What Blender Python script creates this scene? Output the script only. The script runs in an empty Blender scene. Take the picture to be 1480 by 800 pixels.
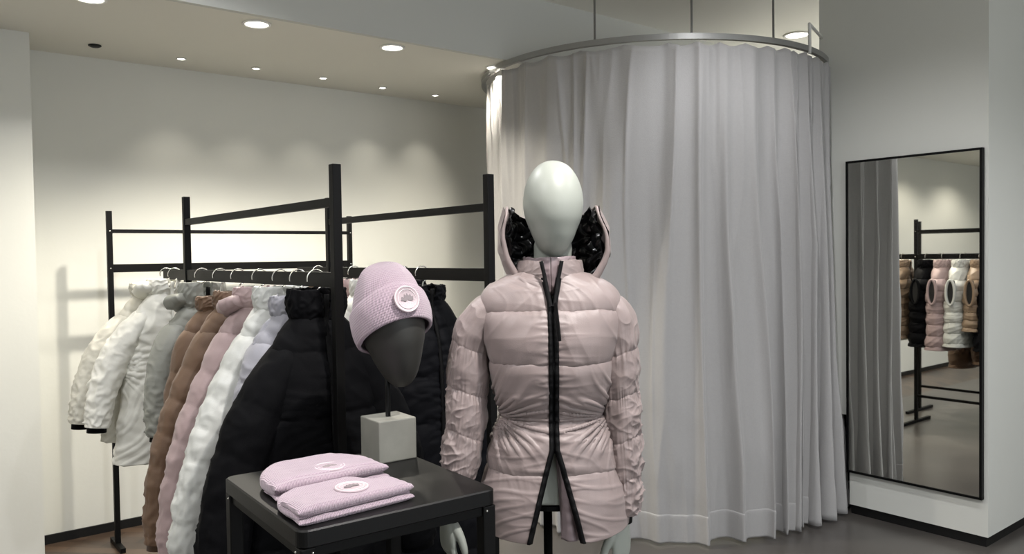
import bpy, bmesh, math, random
import numpy as np
from mathutils import Vector, Matrix, Euler
PI = math.pi
scene = bpy.context.scene
COL = scene.collection
rnd = random.Random(7)

# ------------------------------------------------------------------ camera
FPX = 1150.0
EYE = Vector((0, 0, 1.55))
ROT = (Matrix.Rotation(PI/2 - 0.02695, 3, 'X') @ Matrix.Rotation(-0.0145, 3, 'Z'))
cam_d = bpy.data.cameras.new('camera'); cam = bpy.data.objects.new('camera', cam_d); COL.objects.link(cam)
cam.matrix_world = Matrix.Translation(EYE) @ ROT.to_4x4()
cam_d.sensor_width = 36.0; cam_d.lens = 36.0*FPX/1480.0; cam_d.clip_start = .05
scene.camera = cam
def ray(px, py): return ROT @ Vector(((px-740)/FPX, -(py-400)/FPX, -1))
def at_z(px, py, z):
    r = ray(px, py); return EYE + r*((z-EYE.z)/r.z)
def at_y(px, py, y):
    r = ray(px, py); return EYE + r*(y/r.y)
def at_plane(px, py, pt, n):
    r = ray(px, py); n = Vector(n); return EYE + r*((Vector(pt)-EYE).dot(n)/r.dot(n))
D2 = Vector((.781, .624, 0)).normalized(); D1 = Vector((-D2.y, D2.x, 0))
YAW = math.atan2(D2.y, D2.x)
def PQ(p, q, z=0): return D2*p + D1*q + Vector((0, 0, z))

# ------------------------------------------------------------------ noise
_r = np.random.RandomState(5)
_perm = np.tile(_r.permutation(256), 3)
_g = _r.normal(size=(256, 3)); _g /= np.linalg.norm(_g, axis=1)[:, None]
def perlin(x, y, z):
    x, y, z = np.broadcast_arrays(np.asarray(x, float), np.asarray(y, float), np.asarray(z, float))
    xi, yi, zi = np.floor(x).astype(int), np.floor(y).astype(int), np.floor(z).astype(int)
    xf, yf, zf = x-xi, y-yi, z-zi
    f = lambda t: t*t*t*(t*(t*6-15)+10)
    u, v, w = f(xf), f(yf), f(zf)
    def gr(i, j, k):
        h = _perm[_perm[_perm[(xi+i) & 255] + ((yi+j) & 255)] + ((zi+k) & 255)]
        g = _g[h]; return g[..., 0]*(xf-i) + g[..., 1]*(yf-j) + g[..., 2]*(zf-k)
    l = lambda a, b, t: a+(b-a)*t
    return 1.6*l(l(l(gr(0,0,0), gr(1,0,0), u), l(gr(0,1,0), gr(1,1,0), u), v),
             l(l(gr(0,0,1), gr(1,0,1), u), l(gr(0,1,1), gr(1,1,1), u), v), w)
def ridged(x, y, z, k=3.0):
    n = 1-np.abs(perlin(x, y, z))*2.0
    return np.clip(n, 0, 1)**k

# ------------------------------------------------------------------ materials
def mat(name, col, rough=.6, metal=0, bump=0, bscale=200, var=0, vscale=6, sheen=0, coat=0, spec=.5, wave=None):
    m = bpy.data.materials.new(name); m.use_nodes = True
    nt = m.node_tree; b = nt.nodes['Principled BSDF']
    b.inputs['Base Color'].default_value = (*col, 1); b.inputs['Roughness'].default_value = rough
    b.inputs['Metallic'].default_value = metal; b.inputs['Sheen Weight'].default_value = sheen
    b.inputs['Coat Weight'].default_value = coat; b.inputs['Specular IOR Level'].default_value = spec
    tc = nt.nodes.new('ShaderNodeTexCoord')
    if var:
        n = nt.nodes.new('ShaderNodeTexNoise'); n.inputs['Scale'].default_value = vscale; n.inputs['Detail'].default_value = 6
        nt.links.new(tc.outputs['Object'], n.inputs['Vector'])
        mx = nt.nodes.new('ShaderNodeMix'); mx.data_type = 'RGBA'
        mx.inputs['A'].default_value = (*[c*(1-var) for c in col], 1); mx.inputs['B'].default_value = (*[min(1, c*(1+var)) for c in col], 1)
        nt.links.new(n.outputs['Fac'], mx.inputs['Factor']); nt.links.new(mx.outputs['Result'], b.inputs['Base Color'])
    if bump:
        n = nt.nodes.new('ShaderNodeTexNoise'); n.inputs['Scale'].default_value = bscale; n.inputs['Detail'].default_value = 3
        nt.links.new(tc.outputs['Object'], n.inputs['Vector'])
        bp = nt.nodes.new('ShaderNodeBump'); bp.inputs['Strength'].default_value = bump; bp.inputs['Distance'].default_value = .002
        nt.links.new(n.outputs['Fac'], bp.inputs['Height']); nt.links.new(bp.outputs['Normal'], b.inputs['Normal'])
    return m
M = {}
M['wall'] = mat('wall_paint', (.66, .665, .62), .7, bump=.15, bscale=60, var=.015)
M['ceil'] = mat('ceiling_paint', (.72, .71, .65), .8)
M['fascia'] = mat('fascia_paint', (.56, .57, .54), .8)  # same white as the room, its shade put into the colour
M['skirt'] = mat('black_skirting', (.006, .006, .006), .5, spec=.3)
M['blackmetal'] = mat('black_powder_coat', (.0028, .0028, .0028), .5, bump=.1, bscale=300, spec=.16)
M['tabletop'] = mat('black_table_steel', (.004, .004, .004), .42, spec=.22, bump=.08, bscale=300)
M['steel'] = mat('polished_steel', (.75, .74, .7), .22, metal=1)
M['white_plastic'] = mat('white_enamel', (.8, .8, .77), .4)
M['mirror'] = mat('mirror_silver', (.86, .86, .82), .015, metal=1)
M['mannequin'] = mat('mannequin_lacquer', (.33, .35, .315), .42, spec=.4)
M['headform'] = mat('dark_grey_head_form', (.026, .026, .023), .55)
M['stone'] = mat('grey_stone', (.20, .20, .175), .55, var=.38, vscale=9, bump=.2, bscale=40)
M['pink'] = mat('pink_down_fabric', (.235, .188, .181), .42, bump=.25, bscale=700, sheen=.12)
M['pinkrack'] = mat('dusty_pink_fabric', (.36, .265, .262), .6, bump=.25, bscale=500, sheen=.15)
M['pinkin'] = mat('pink_facing_fabric', (.24, .19, .20), .34)
M['black'] = mat('black_fabric', (.0016, .0017, .0024), .75, bump=.3, bscale=500, spec=.10)
M['blacknavy'] = mat('navy_black_fabric', (.0020, .0022, .0036), .7, bump=.3, bscale=500, spec=.12)
M['zip'] = mat('black_zip_tape', (.002, .002, .0024), .6, bump=.6, bscale=900, spec=.15)
M['lining'] = mat('glossy_black_lining', (.008, .008, .009), .22)
M['white'] = mat('white_down_fabric', (.55, .56, .53), .42, bump=.25, bscale=500, sheen=.1)
M['ivory'] = mat('ivory_parka_fabric', (.76, .75, .68), .65, bump=.3, bscale=500, sheen=.1)
M['cream'] = mat('cream_parka_fabric', (.60, .58, .50), .65, bump=.3, bscale=500, sheen=.1)
M['brown'] = mat('camel_brown_fabric', (.135, .076, .042), .6, bump=.3, bscale=500, sheen=.1)
M['tan'] = mat('tan_down_fabric', (.24, .165, .105), .5, bump=.3, bscale=500, sheen=.1)
M['sage'] = mat('grey_green_fabric', (.26, .265, .235), .55, bump=.3, bscale=500, sheen=.1)
M['lavender'] = mat('lavender_grey_fabric', (.29, .29, .325), .6, bump=.3, bscale=500, sheen=.1)
M['hole'] = mat('black_armhole_binding', (.004, .004, .004), .7)
M['badge'] = mat('pale_pink_patch', (.50, .41, .44), .5, bump=.5, bscale=600)
M['badgemark'] = mat('white_patch_stitching', (.74, .67, .69), .5)
M['badgegrey'] = mat('grey_patch_stitching', (.20, .17, .18), .5)
def emis(name, col, s):
    m = bpy.data.materials.new(name); m.use_nodes = True; nt = m.node_tree; nt.nodes.clear()
    e = nt.nodes.new('ShaderNodeEmission'); e.inputs[0].default_value = (*col, 1); e.inputs[1].default_value = s
    o = nt.nodes.new('ShaderNodeOutputMaterial'); nt.links.new(e.outputs[0], o.inputs[0]); return m
M['lamp'] = emis('lamp_glow', (1, .95, .85), 14)

def knit(name, col, scale):
    m = mat(name, col, .85, sheen=.35); nt = m.node_tree; b = nt.nodes['Principled BSDF']
    uv = nt.nodes.new('ShaderNodeUVMap'); sp = nt.nodes.new('ShaderNodeSeparateXYZ'); nt.links.new(uv.outputs[0], sp.inputs[0])
    def M1(op, a, bb=None):
        n = nt.nodes.new('ShaderNodeMath'); n.operation = op
        for i, v in enumerate((a, bb)):
            if v is None: continue
            if isinstance(v, (int, float)): n.inputs[i].default_value = v
            else: nt.links.new(v, n.inputs[i])
        return n.outputs[0]
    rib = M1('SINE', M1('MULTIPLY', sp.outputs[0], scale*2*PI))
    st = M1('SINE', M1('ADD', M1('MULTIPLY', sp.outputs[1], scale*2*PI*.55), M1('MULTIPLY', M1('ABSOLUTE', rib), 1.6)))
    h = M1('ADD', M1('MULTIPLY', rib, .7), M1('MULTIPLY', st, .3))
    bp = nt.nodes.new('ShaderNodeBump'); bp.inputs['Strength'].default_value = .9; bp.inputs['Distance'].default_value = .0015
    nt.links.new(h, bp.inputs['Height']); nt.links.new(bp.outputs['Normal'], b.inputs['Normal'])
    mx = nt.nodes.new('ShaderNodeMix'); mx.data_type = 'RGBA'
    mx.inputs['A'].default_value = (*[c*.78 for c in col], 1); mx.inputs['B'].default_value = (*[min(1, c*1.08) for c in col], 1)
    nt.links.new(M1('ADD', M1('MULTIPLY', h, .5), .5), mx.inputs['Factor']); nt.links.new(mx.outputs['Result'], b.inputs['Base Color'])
    return m
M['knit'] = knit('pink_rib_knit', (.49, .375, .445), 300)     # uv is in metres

def curtain_mat():
    m = mat('curtain_fabric', (.36, .352, .347), .72, sheen=.25, bump=.5, bscale=260, var=.05, vscale=90)
    return m
M['curtain'] = curtain_mat()

def floor_mat():
    m = bpy.data.materials.new('polished_concrete_and_parquet'); m.use_nodes = True; nt = m.node_tree
    b = nt.nodes['Principled BSDF']
    tc = nt.nodes.new('ShaderNodeTexCoord')
    n = nt.nodes.new('ShaderNodeTexNoise'); n.inputs['Scale'].default_value = 1.6; n.inputs['Detail'].default_value = 8
    nt.links.new(tc.outputs['Object'], n.inputs['Vector'])
    r = nt.nodes.new('ShaderNodeValToRGB'); r.color_ramp.elements[0].color = (.066, .060, .055, 1); r.color_ramp.elements[1].color = (.105, .096, .087, 1)
    r.color_ramp.elements[0].position = .3; r.color_ramp.elements[1].position = .7
    nt.links.new(n.outputs['Fac'], r.inputs[0])
    # parquet blocks: checker of rotated planks
    mp = nt.nodes.new('ShaderNodeMapping'); mp.inputs['Rotation'].default_value[2] = PI/4 ; nt.links.new(tc.outputs['Object'], mp.inputs['Vector'])
    br = nt.nodes.new('ShaderNodeTexBrick'); br.inputs['Scale'].default_value = 1
    br.inputs['Brick Width'].default_value = .32; br.inputs['Row Height'].default_value = .08; br.inputs['Mortar Size'].default_value = .002
    br.inputs['Color1'].default_value = (.095, .062, .042, 1); br.inputs['Color2'].default_value = (.035, .024, .018, 1); br.inputs['Mortar'].default_value = (.02, .015, .012, 1)
    nt.links.new(mp.outputs[0], br.inputs['Vector'])
    sp = nt.nodes.new('ShaderNodeSeparateXYZ'); nt.links.new(tc.outputs['Object'], sp.inputs[0])
    gt = nt.nodes.new('ShaderNodeMath'); gt.operation = 'GREATER_THAN'; gt.inputs[1].default_value = 3.95; nt.links.new(sp.outputs[1], gt.inputs[0])
    mx = nt.nodes.new('ShaderNodeMix'); mx.data_type = 'RGBA'
    nt.links.new(gt.outputs[0], mx.inputs['Factor']); nt.links.new(r.outputs[0], mx.inputs['A']); nt.links.new(br.outputs[0], mx.inputs['B'])
    nt.links.new(mx.outputs['Result'], b.inputs['Base Color'])
    b.inputs['Roughness'].default_value = .28; b.inputs['Specular IOR Level'].default_value = .45
    return m
M['floor'] = floor_mat()

# ------------------------------------------------------------------ object helpers
def link(o, parent=None):
    COL.objects.link(o)
    if parent is not None: o.parent = parent
    return o
def tag(o, label=None, cat=None, group=None, kind=None):
    if label: o['label'] = label
    if cat: o['category'] = cat
    if group: o['group'] = group
    if kind: o['kind'] = kind
    return o
def thing(name, label, cat, loc=(0, 0, 0), rz=0, group=None):
    o = bpy.data.objects.new(name, None); o.empty_display_size = .05
    link(o); o.location = loc; o.rotation_euler = (0, 0, rz)
    return tag(o, label, cat, group)
def from_bm(name, bm, m, parent=None, smooth=False, bevel=0):
    me = bpy.data.meshes.new(name); bm.normal_update(); bm.to_mesh(me); bm.free()
    me.materials.append(m)
    if smooth: me.polygons.foreach_set('use_smooth', [True]*len(me.polygons))
    o = link(bpy.data.objects.new(name, me), parent)
    if bevel:
        bv = o.modifiers.new('bevel', 'BEVEL'); bv.width = bevel; bv.segments = 2; bv.limit_method = 'ANGLE'
    return o
def box_bm(bm, c, s, rot=None):
    mtx = Matrix.Translation(c)
    if rot is not None: mtx = mtx @ rot.to_4x4()
    mtx = mtx @ Matrix.Diagonal((s[0], s[1], s[2], 1))
    bmesh.ops.create_cube(bm, size=1, matrix=mtx)
def box(name, c, s, m, parent=None, rz=0, bevel=.0015, rot=None):
    bm = bmesh.new(); box_bm(bm, Vector(c), s, rot if rot is not None else Matrix.Rotation(rz, 3, 'Z'))
    return from_bm(name, bm, m, parent, bevel=bevel)
def bar_bm(bm, a, b, w, h):
    a, b = Vector(a), Vector(b); d = b-a; L = d.length; d.normalize()
    up = Vector((0, 0, 1)) if abs(d.z) < .9 else Vector((D1.x, D1.y, 0))
    s = d.cross(up).normalized(); u = s.cross(d)
    R = Matrix((d, s, u)).transposed()
    box_bm(bm, (a+b)/2, (L, w, h), R)
def bar(name, a, b, w, h, m, parent=None, bevel=.0015):
    bm = bmesh.new(); bar_bm(bm, a, b, w, h); return from_bm(name, bm, m, parent, bevel=bevel)
def grid(name, P, m, parent=None, closed=False, cap=None, uv=None, flip=False, smooth=True):
    """P: (nv, nu, 3)"""
    nv, nu = P.shape[:2]
    idx = np.arange(nv*nu).reshape(nv, nu)
    if closed: a = idx; b = np.roll(idx, -1, axis=1)
    else: a = idx[:, :-1]; b = idx[:, 1:]
    q = np.stack([a[:-1], b[:-1], b[1:], a[1:]], axis=-1).reshape(-1, 4)
    if flip: q = q[:, ::-1]
    V = P.reshape(-1, 3); faces = q.tolist()
    if cap:
        V = V.copy()
        for row in ([0] if 'a' in cap else []) + ([nv-1] if 'b' in cap else []):
            f = idx[row].tolist(); faces.append(f)
    me = bpy.data.meshes.new(name)
    me.from_pydata(V.tolist(), [], faces); me.update()
    if smooth: me.polygons.foreach_set('use_smooth', [True]*len(me.polygons))
    if uv is not None:
        l = me.uv_layers.new(name='UVMap'); vi = np.zeros(len(me.loops), dtype=np.int32); me.loops.foreach_get('vertex_index', vi)
        l.data.foreach_set('uv', uv.reshape(-1, 2)[vi].astype(np.float32).ravel())
    me.materials.append(m)
    return link(bpy.data.objects.new(name, me), parent)
def tube_P(path, radii, n=16, flat=None, nsub=None):
    """smooth swept tube; returns P (nv,n,3), s (nv) and frames"""
    path = np.array(path, float); radii = np.array(radii, float)
    if radii.ndim == 1: radii = np.stack([radii, radii], 1)
    k = len(path); t = np.linspace(0, k-1, nsub or k)
    if nsub:
        def cr(A):
            out = np.zeros((len(t), A.shape[1]))
            for i, tt in enumerate(t):
                j = min(int(tt), k-2); f = tt-j
                p0, p1, p2, p3 = A[max(j-1, 0)], A[j], A[j+1], A[min(j+2, k-1)]
                out[i] = .5*((2*p1)+(-p0+p2)*f+(2*p0-5*p1+4*p2-p3)*f*f+(-p0+3*p1-3*p2+p3)*f**3)
            return out
        path, radii = cr(path), cr(radii)
    T = np.gradient(path, axis=0); T /= np.linalg.norm(T, axis=1)[:, None]+1e-12
    ref = np.array([0, 1., 0]) if abs(T[0][1]) < .8 else np.array([1., 0, 0])
    N = np.zeros_like(T); prev = ref
    for i in range(len(T)):
        v = prev - T[i]*np.dot(prev, T[i]); v /= np.linalg.norm(v); N[i] = v; prev = v
    B = np.cross(T, N)
    th = np.linspace(0, 2*PI, n, endpoint=False)
    P = path[:, None, :] + N[:, None, :]*(np.cos(th)[None, :, None]*radii[:, 0][:, None, None]) + B[:, None, :]*(np.sin(th)[None, :, None]*radii[:, 1][:, None, None])
    s = np.concatenate([[0], np.cumsum(np.linalg.norm(np.diff(path, axis=0), axis=1))])
    return P, s, th
def tube(name, path, r, m, parent=None, n=12, nsub=None):
    rr = r if hasattr(r, '__len__') else [r]*len(path)
    P, s, th = tube_P(path, rr, n, nsub=nsub)
    return grid(name, P, m, parent, closed=True, cap='ab', flip=False)
def normals(P, closed=False):
    if closed:
        du = np.roll(P, -1, 1)-np.roll(P, 1, 1)
    else: du = np.gradient(P, axis=1)
    dv = np.gradient(P, axis=0)
    n = np.cross(du, dv); n /= np.linalg.norm(n, axis=2)[..., None]+1e-9
    return n
def lathe_bm(bm, prof, n=32, c=(0, 0, 0)):
    rings = []
    for r, z in prof: rings.append([bm.verts.new((c[0]+r*math.cos(2*PI*i/n), c[1]+r*math.sin(2*PI*i/n), c[2]+z)) for i in range(n)])
    for a, b in zip(rings, rings[1:]):
        for i in range(n): bm.faces.new((a[i], a[(i+1) % n], b[(i+1) % n], b[i]))
    if prof[0][0] > 1e-6: bm.faces.new(rings[0][::-1])
    if prof[-1][0] > 1e-6: bm.faces.new(rings[-1])

# ------------------------------------------------------------------ room
QW = 5.04; QF = 3.70; PM = 4.47; ZL = 2.70; ZU = 3.10
cornerC = at_z(1428, 792, 0); PM = cornerC.dot(D2); QC = cornerC.dot(D1)
wallpt = at_z(66, 786, 0); QW = wallpt.dot(D1)
f1 = at_z(285, 0, ZL); f2 = at_z(715, 92, ZL); QF = (f1.dot(D1)+f2.dot(D1))/2
pier = at_z(42, 47, ZL); PP, QP = pier.dot(D2), pier.dot(D1)
print('PM %.2f QC %.2f QW %.2f QF %.2f pier %.2f %.2f' % (PM, QC, QW, QF, PP, QP))
PB, QB, PFAR = -3.5, -3.0, 7.2
def slab(name, p0, p1, q0, q1, z0, z1, m, kind='structure', bevel=0):
    c = PQ((p0+p1)/2, (q0+q1)/2, (z0+z1)/2)
    o = box(name, (0, 0, 0), (p1-p0, q1-q0, z1-z0), m, bevel=bevel)
    o.location = c; o.rotation_euler = (0, 0, YAW)
    if kind: o['kind'] = kind
    return o
fl = bpy.data.objects.new('floor', None)
bm = bmesh.new(); vs = [bm.verts.new((p, q, z)) for z in (0, -.1) for p, q in ((PB, QB), (PFAR, QB), (PFAR, QW), (PB, QW))]
for f in ((0,1,2,3), (7,6,5,4), (0,4,5,1), (1,5,6,2), (2,6,7,3), (3,7,4,0)): bm.faces.new([vs[i] for i in f])
fl = from_bm('floor', bm, M['floor']); fl.rotation_euler = (0, 0, YAW); fl['kind'] = 'structure'
slab('wall_left', PP-.3, PFAR, QW, QW+.12, 0, ZU, M['wall'])
slab('wall_pier', PB, PP, QP, QW+.12, 0, ZL, M['wall'])
slab('ceiling', PB, PFAR, QF, QW+.12, ZL, ZL+.08, M['ceil'])
slab('ceiling_upper', PB, PFAR, QB, QF+.1, ZU, ZU+.08, M['ceil'])
slab('trim_1', PB, PFAR, QF-.03, QF, ZL, ZU, M['fascia'])
slab('wall_front', PB-.1, PB, QB, QW, 0, ZU, M['wall'])
slab('wall_near', PB, PFAR, QB-.1, QB, 0, ZU, M['wall'])
slab('wall_far', PFAR, PFAR+.1, QB, QW+.1, 0, ZU, M['wall'])
# mirror wall (column): face on p=PM, notch near the curtain
wn = Vector((-D2.x, -D2.y, 0))
pt = Vector((cornerC.x, cornerC.y, 1))
q_notch = at_plane(1228, 700, pt, wn).dot(D1); z_notch = at_plane(1212, 597, pt, wn).z
q_end = at_plane(1184, 60, pt, wn).dot(D1)
slab('wall_right', PM, PM+2.6, QC, q_notch, .055, ZU, M['wall'])
slab('wall_right_upper', PM, PM+.16, q_notch, q_end, z_notch, ZU, M['wall'])
slab('baseboard_right', PM+.012, PM+2.6, QC+.012, q_notch-.004, 0, .055, M['skirt'])
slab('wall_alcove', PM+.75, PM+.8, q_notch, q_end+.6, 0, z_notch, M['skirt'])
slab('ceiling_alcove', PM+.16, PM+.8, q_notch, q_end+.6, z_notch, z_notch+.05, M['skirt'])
slab('baseboard_left', PP-.3, PFAR, QW-.012, QW, 0, .05, M['skirt'])
slab('baseboard_pier', PB, PP, QP-.012, QP, 0, .05, M['skirt'])
# alcove unit
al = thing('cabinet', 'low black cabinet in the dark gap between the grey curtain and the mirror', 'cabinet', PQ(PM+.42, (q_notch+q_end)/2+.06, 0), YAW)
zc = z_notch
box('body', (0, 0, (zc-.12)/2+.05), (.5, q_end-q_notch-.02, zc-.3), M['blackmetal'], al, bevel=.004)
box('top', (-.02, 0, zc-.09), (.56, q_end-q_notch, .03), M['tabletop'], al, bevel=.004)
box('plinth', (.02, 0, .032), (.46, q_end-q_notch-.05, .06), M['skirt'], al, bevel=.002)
# thin metal rail on the mirror: 
def ceil_light(px, py, z, r, power, label, small=False, emit=True, cone=110, col=(1, .93, .80), tilt=None, loc=None, blend=.6):
    c = loc if loc is not None else at_z(px, py, z)
    t = thing('ceiling_light', label, 'light', (c.x, c.y, z))
    bm = bmesh.new(); lathe_bm(bm, [(r*1.25, -.001), (r*1.25, -.006), (r*1.02, -.008), (r, -.002)], 32); from_bm('trim_ring', bm, M['white_plastic'], t, True)
    bm = bmesh.new(); lathe_bm(bm, [(r, -.003), (r*.9, -.004), (0.0001, -.004)], 32); from_bm('lens', bm, M['lamp'], t)
    ld = bpy.data.lights.new('lamp', 'SPOT'); ld.energy = power; ld.spot_size = math.radians(cone); ld.spot_blend = blend; ld.shadow_soft_size = r*.6; ld.color = col
    lo = link(bpy.data.objects.new('lamp', ld), t); lo.location = (0, 0, -.03)
    if tilt: lo.rotation_euler = tilt
    return t
for i, (px, py) in enumerate([(262, 84), (370, 98), (467, 112), (553, 126), (629, 137)]):
    names = ['leftmost', 'second from the left', 'middle', 'second from the right', 'rightmost']
    ceil_light(px, py, ZL, .022, 9, 'small ceiling spotlight beside the left wall, %s of the row of five' % names[i], cone=84, blend=1.0)
ceil_light(371, 34, ZL, .055, 135, 'round recessed ceiling downlight above the white parkas, left of the other large one', cone=130)
ceil_light(567, 68, ZL, .055, 55, 'round recessed ceiling downlight in the lower ceiling above the tall rack post', cone=130)
ceil_light(716, 97, ZL, .05, 100, 'glaring ceiling downlight beside the left edge of the grey curtain', cone=140)
ceil_light(130, -3, ZL, .055, 24, 'round ceiling downlight cut by the top edge at upper left', cone=130)
ceil_light(1152, 50, ZU, .075, 60, 'bright ceiling downlight behind the curtain rail at upper right', cone=150)
for p_ in (-.9, -2.2):
    ceil_light(0, 0, ZL, .055, 30, 'round downlight in the low ceiling beside the pier', cone=140, loc=PQ(p_, 3.98, ZL))['group'] = 'downlights of the low ceiling out of view'
s = at_z(137, 65, ZL); sd = thing('sprinkler_cap', 'small dark round ceiling sensor at upper left near the left wall', 'sensor', (s.x, s.y, ZL))
bm = bmesh.new(); lathe_bm(bm, [(.032, -.001), (.032, -.006), (.02, -.012), (.0001, -.012)], 24); from_bm('housing', bm, M['skirt'], sd, True)
# shop floor lights on the higher ceiling (above and behind the camera)
mt_ = Vector((.05, 2.05, 1.35)); sp_ = Vector((.62, 1.30, ZU)); dv_ = (mt_-sp_)
ceil_light(0, 0, ZU, .035, 125, 'spotlight in the high ceiling aimed at the pink coat', cone=48, col=(1, .93, .86), loc=sp_, tilt=dv_.to_track_quat('-Z', 'Y').to_euler())
mt_ = Vector((-.45, 1.8, 1.15)); sp_ = Vector((-.9, 1.1, ZU)); dv_ = (mt_-sp_)
ceil_light(0, 0, ZU, .05, 32, 'spotlight in the high ceiling aimed at the table', cone=50, col=(1, .95, .92), loc=sp_, tilt=dv_.to_track_quat('-Z', 'Y').to_euler())
k = 0
for (p, q, e) in [(-.6, 1.6, 60), (1.2, .6, 75), (2.9, .2, 60), (.9, 2.9, 50), (3.0, 1.9, 45), (-2, -.5, 50), (1, -1.8, 50), (4.8, -.4, 50), (5.6,3.9,50), (-1.9, 2.6, 55)]:  # unseen downlights added as fill light for the room
    c = PQ(p, q, ZU); k += 1
    ceil_light(0, 0, ZU, .07, e, 'round downlight in the high shop ceiling', cone=150, col=(.97, .97, 1.0), loc=c)['group'] = 'downlights of the high ceiling out of view'

# added unseen windows as fill light, behind the camera and at the far end of the room
def added_fill_window(name, c, rz, w, h, power, col):
    t = thing(name, None, None, c, rz); t['kind'] = 'structure'
    bm = bmesh.new()
    for x in (-w/2, -w/6, w/6, w/2): box_bm(bm, Vector((x, 0, 0)), (.05, .06, h))
    for z in (-h/2, h/2): box_bm(bm, Vector((0, 0, z)), (w+.05, .06, .05))
    from_bm('window_frame', bm, M['blackmetal'], t)
    box('pane', (0, .02, 0), (w, .01, h), M['daypane'], t, bevel=0)
    ld = bpy.data.lights.new('daylight', 'AREA'); ld.shape = 'RECTANGLE'; ld.size = w; ld.size_y = h; ld.energy = power; ld.color = col
    lo = link(bpy.data.objects.new('daylight', ld), t); lo.location = (0, -.05, 0); lo.rotation_euler = (-PI/2, 0, 0)
M['daypane'] = emis('daylight_pane', (.9, .95, 1), 1.0)  # glowing surface of the added windows
added_fill_window('window_1', PQ(1.8, QB+.04, 1.6), YAW+PI, 5.5, 2.6, 38, (.95, .98, 1))
added_fill_window('window_2', PQ(PFAR-.04, 2.6, 1.8), YAW-PI/2, 1.9, 2.3, 45, (1, .98, .93))

# ------------------------------------------------------------------ mirror
mA = at_plane(1225, 234, pt, wn); mB = at_plane(1424, 213, pt, wn); mC = at_plane(1421, 721, pt, wn); mD = at_plane(1228, 680, pt, wn)
q0, q1 = (mB.dot(D1)+mC.dot(D1))/2, (mA.dot(D1)+mD.dot(D1))/2
z0, z1 = (mC.z+mD.z)/2, (mA.z+mB.z)/2
print('mirror', q0, q1, z0, z1)
mr = thing('wall_mirror', 'tall black-framed mirror hung on the white column, reflecting coats and curtain', 'mirror', PQ(PM, (q0+q1)/2, z0), YAW)
w, h = q1-q0, z1-z0
box('glass', (-.022, 0, h/2), (.006, w-.02, h-.02), M['mirror'], mr, bevel=0)
box('backing', (-.010, 0, h/2), (.018, w-.03, h-.03), M['skirt'], mr, bevel=0)
bm = bmesh.new(); fw = .012
box_bm(bm, Vector((-.015, 0, fw/2)), (.03, w, fw)); box_bm(bm, Vector((-.015, 0, h-fw/2)), (.03, w, fw))
box_bm(bm, Vector((-.015, w/2-fw/2, h/2)), (.03, fw, h)); box_bm(bm, Vector((-.015, -w/2+fw/2, h/2)), (.03, fw, h))
from_bm('frame', bm, M['blackmetal'], mr)

# ------------------------------------------------------------------ curtain
CC = Vector((.925, 5.285, 0)); CR = 1.095; ZR = 2.681
def cpt(ph, r=CR): return np.array([CC.x + r*np.sin(ph), CC.y - r*np.cos(ph)])
def phi_px(px):   # front-side angle seen at this pixel column
    best = None
    for i in range(-1000, 900):
        ph = i/10*PI/180; x, y = cpt(ph); e = abs((x/y)*FPX + 740 - px)
        if best is None or e < best[0]-1e-9: best = (e, ph)
    return best[1]
ph_gapR = phi_px(733); ph_gapL = phi_px(711)
print('gap', math.degrees(ph_gapL), math.degrees(ph_gapR))
def curtain_panel(name, label, pa, pb, seed, rr=CR):
    nu = int(abs(pb-pa)*rr/.006); nv = 90
    ph = np.linspace(pa, pb, nu)[None, :]; v = np.linspace(0, 1, nv)[:, None]
    x = (ph - pa)*rr
    # fold phase runs faster on the right-hand side, where the cloth is bunched
    f = 5.0 + 8.0/(1+np.exp(-(ph-.42)*9))
    cyc = np.cumsum(np.broadcast_to(f, ph.shape)*np.gradient(x[0])[None, :], axis=1)
    wob = perlin(x*1.6+seed, v*.8, seed)*1.3
    ph1 = 2*PI*(cyc + wob*.8)
    amp = (.009 + .028*v**.8)*(1 + .6*perlin(x*2.5, v*1.1, seed+9))*(.75+.75/(1+np.exp(-(ph-.34)*9)))
    fold = np.sin(ph1)*amp + np.sin(ph1*.5+1.3+2*perlin(x, v, 3))*amp*.75
    fold += .35*amp*np.sin(ph1*1.9+seed)*(.3+v*.5)
    fold += perlin(x*14, v*3, seed)*.006 + .012*ridged(x*9, v*1.2, seed, 3)
    tang = np.cos(ph1)*amp*.55
    flare = .005*v**2
    R = rr + fold + flare
    phx = ph + tang/rr
    hook = np.abs(np.sin(ph1*.5))
    zt = ZR - .03 - .018*hook
    zb = .02 + .012*perlin(x*4, 0, seed) 
    Z = zt + (zb-zt)*v
    P = np.stack(np.broadcast_arrays(CC.x + R*np.sin(phx), CC.y - R*np.cos(phx), Z), -1)
    root = thing(name, label, 'curtain', (0, 0, 0))
    o = grid('cloth', P, M['curtain'], root)
    sd = o.modifiers.new('thickness', 'SOLIDIFY'); sd.thickness = .003
    # deep bottom hem with its stitched line
    nh = 18; vv = np.linspace(1-.15/2.6, 1.0, nh)[:, None]
    ii = np.clip(vv[:, 0]*(nv-1), 0, nv-1); i0 = np.floor(ii).astype(int); i1 = np.minimum(i0+1, nv-1); fr = (ii-i0)[:, None, None]
    H = P[i0]*(1-fr)+P[i1]*fr
    nr = normals(H); outv = np.stack([H[..., 0]-CC.x, H[..., 1]-CC.y, H[..., 2]*0], -1)
    sg = np.sign((nr*outv).sum(-1).mean()); off = .004*np.ones((nh, 1, 1)); off[0] = .0015; off[1] = .003
    H = H + nr*sg*off
    H[..., 2] -= .003
    hm = grid('hem', H, M['curtain'], root)
    s2 = hm.modifiers.new('thickness', 'SOLIDIFY'); s2.thickness = .002
    return root
curtain_panel('fitting_room_curtain', 'floor-length pleated grey curtain wrapping the front of the round fitting room', ph_gapR, math.radians(118), 3)
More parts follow.
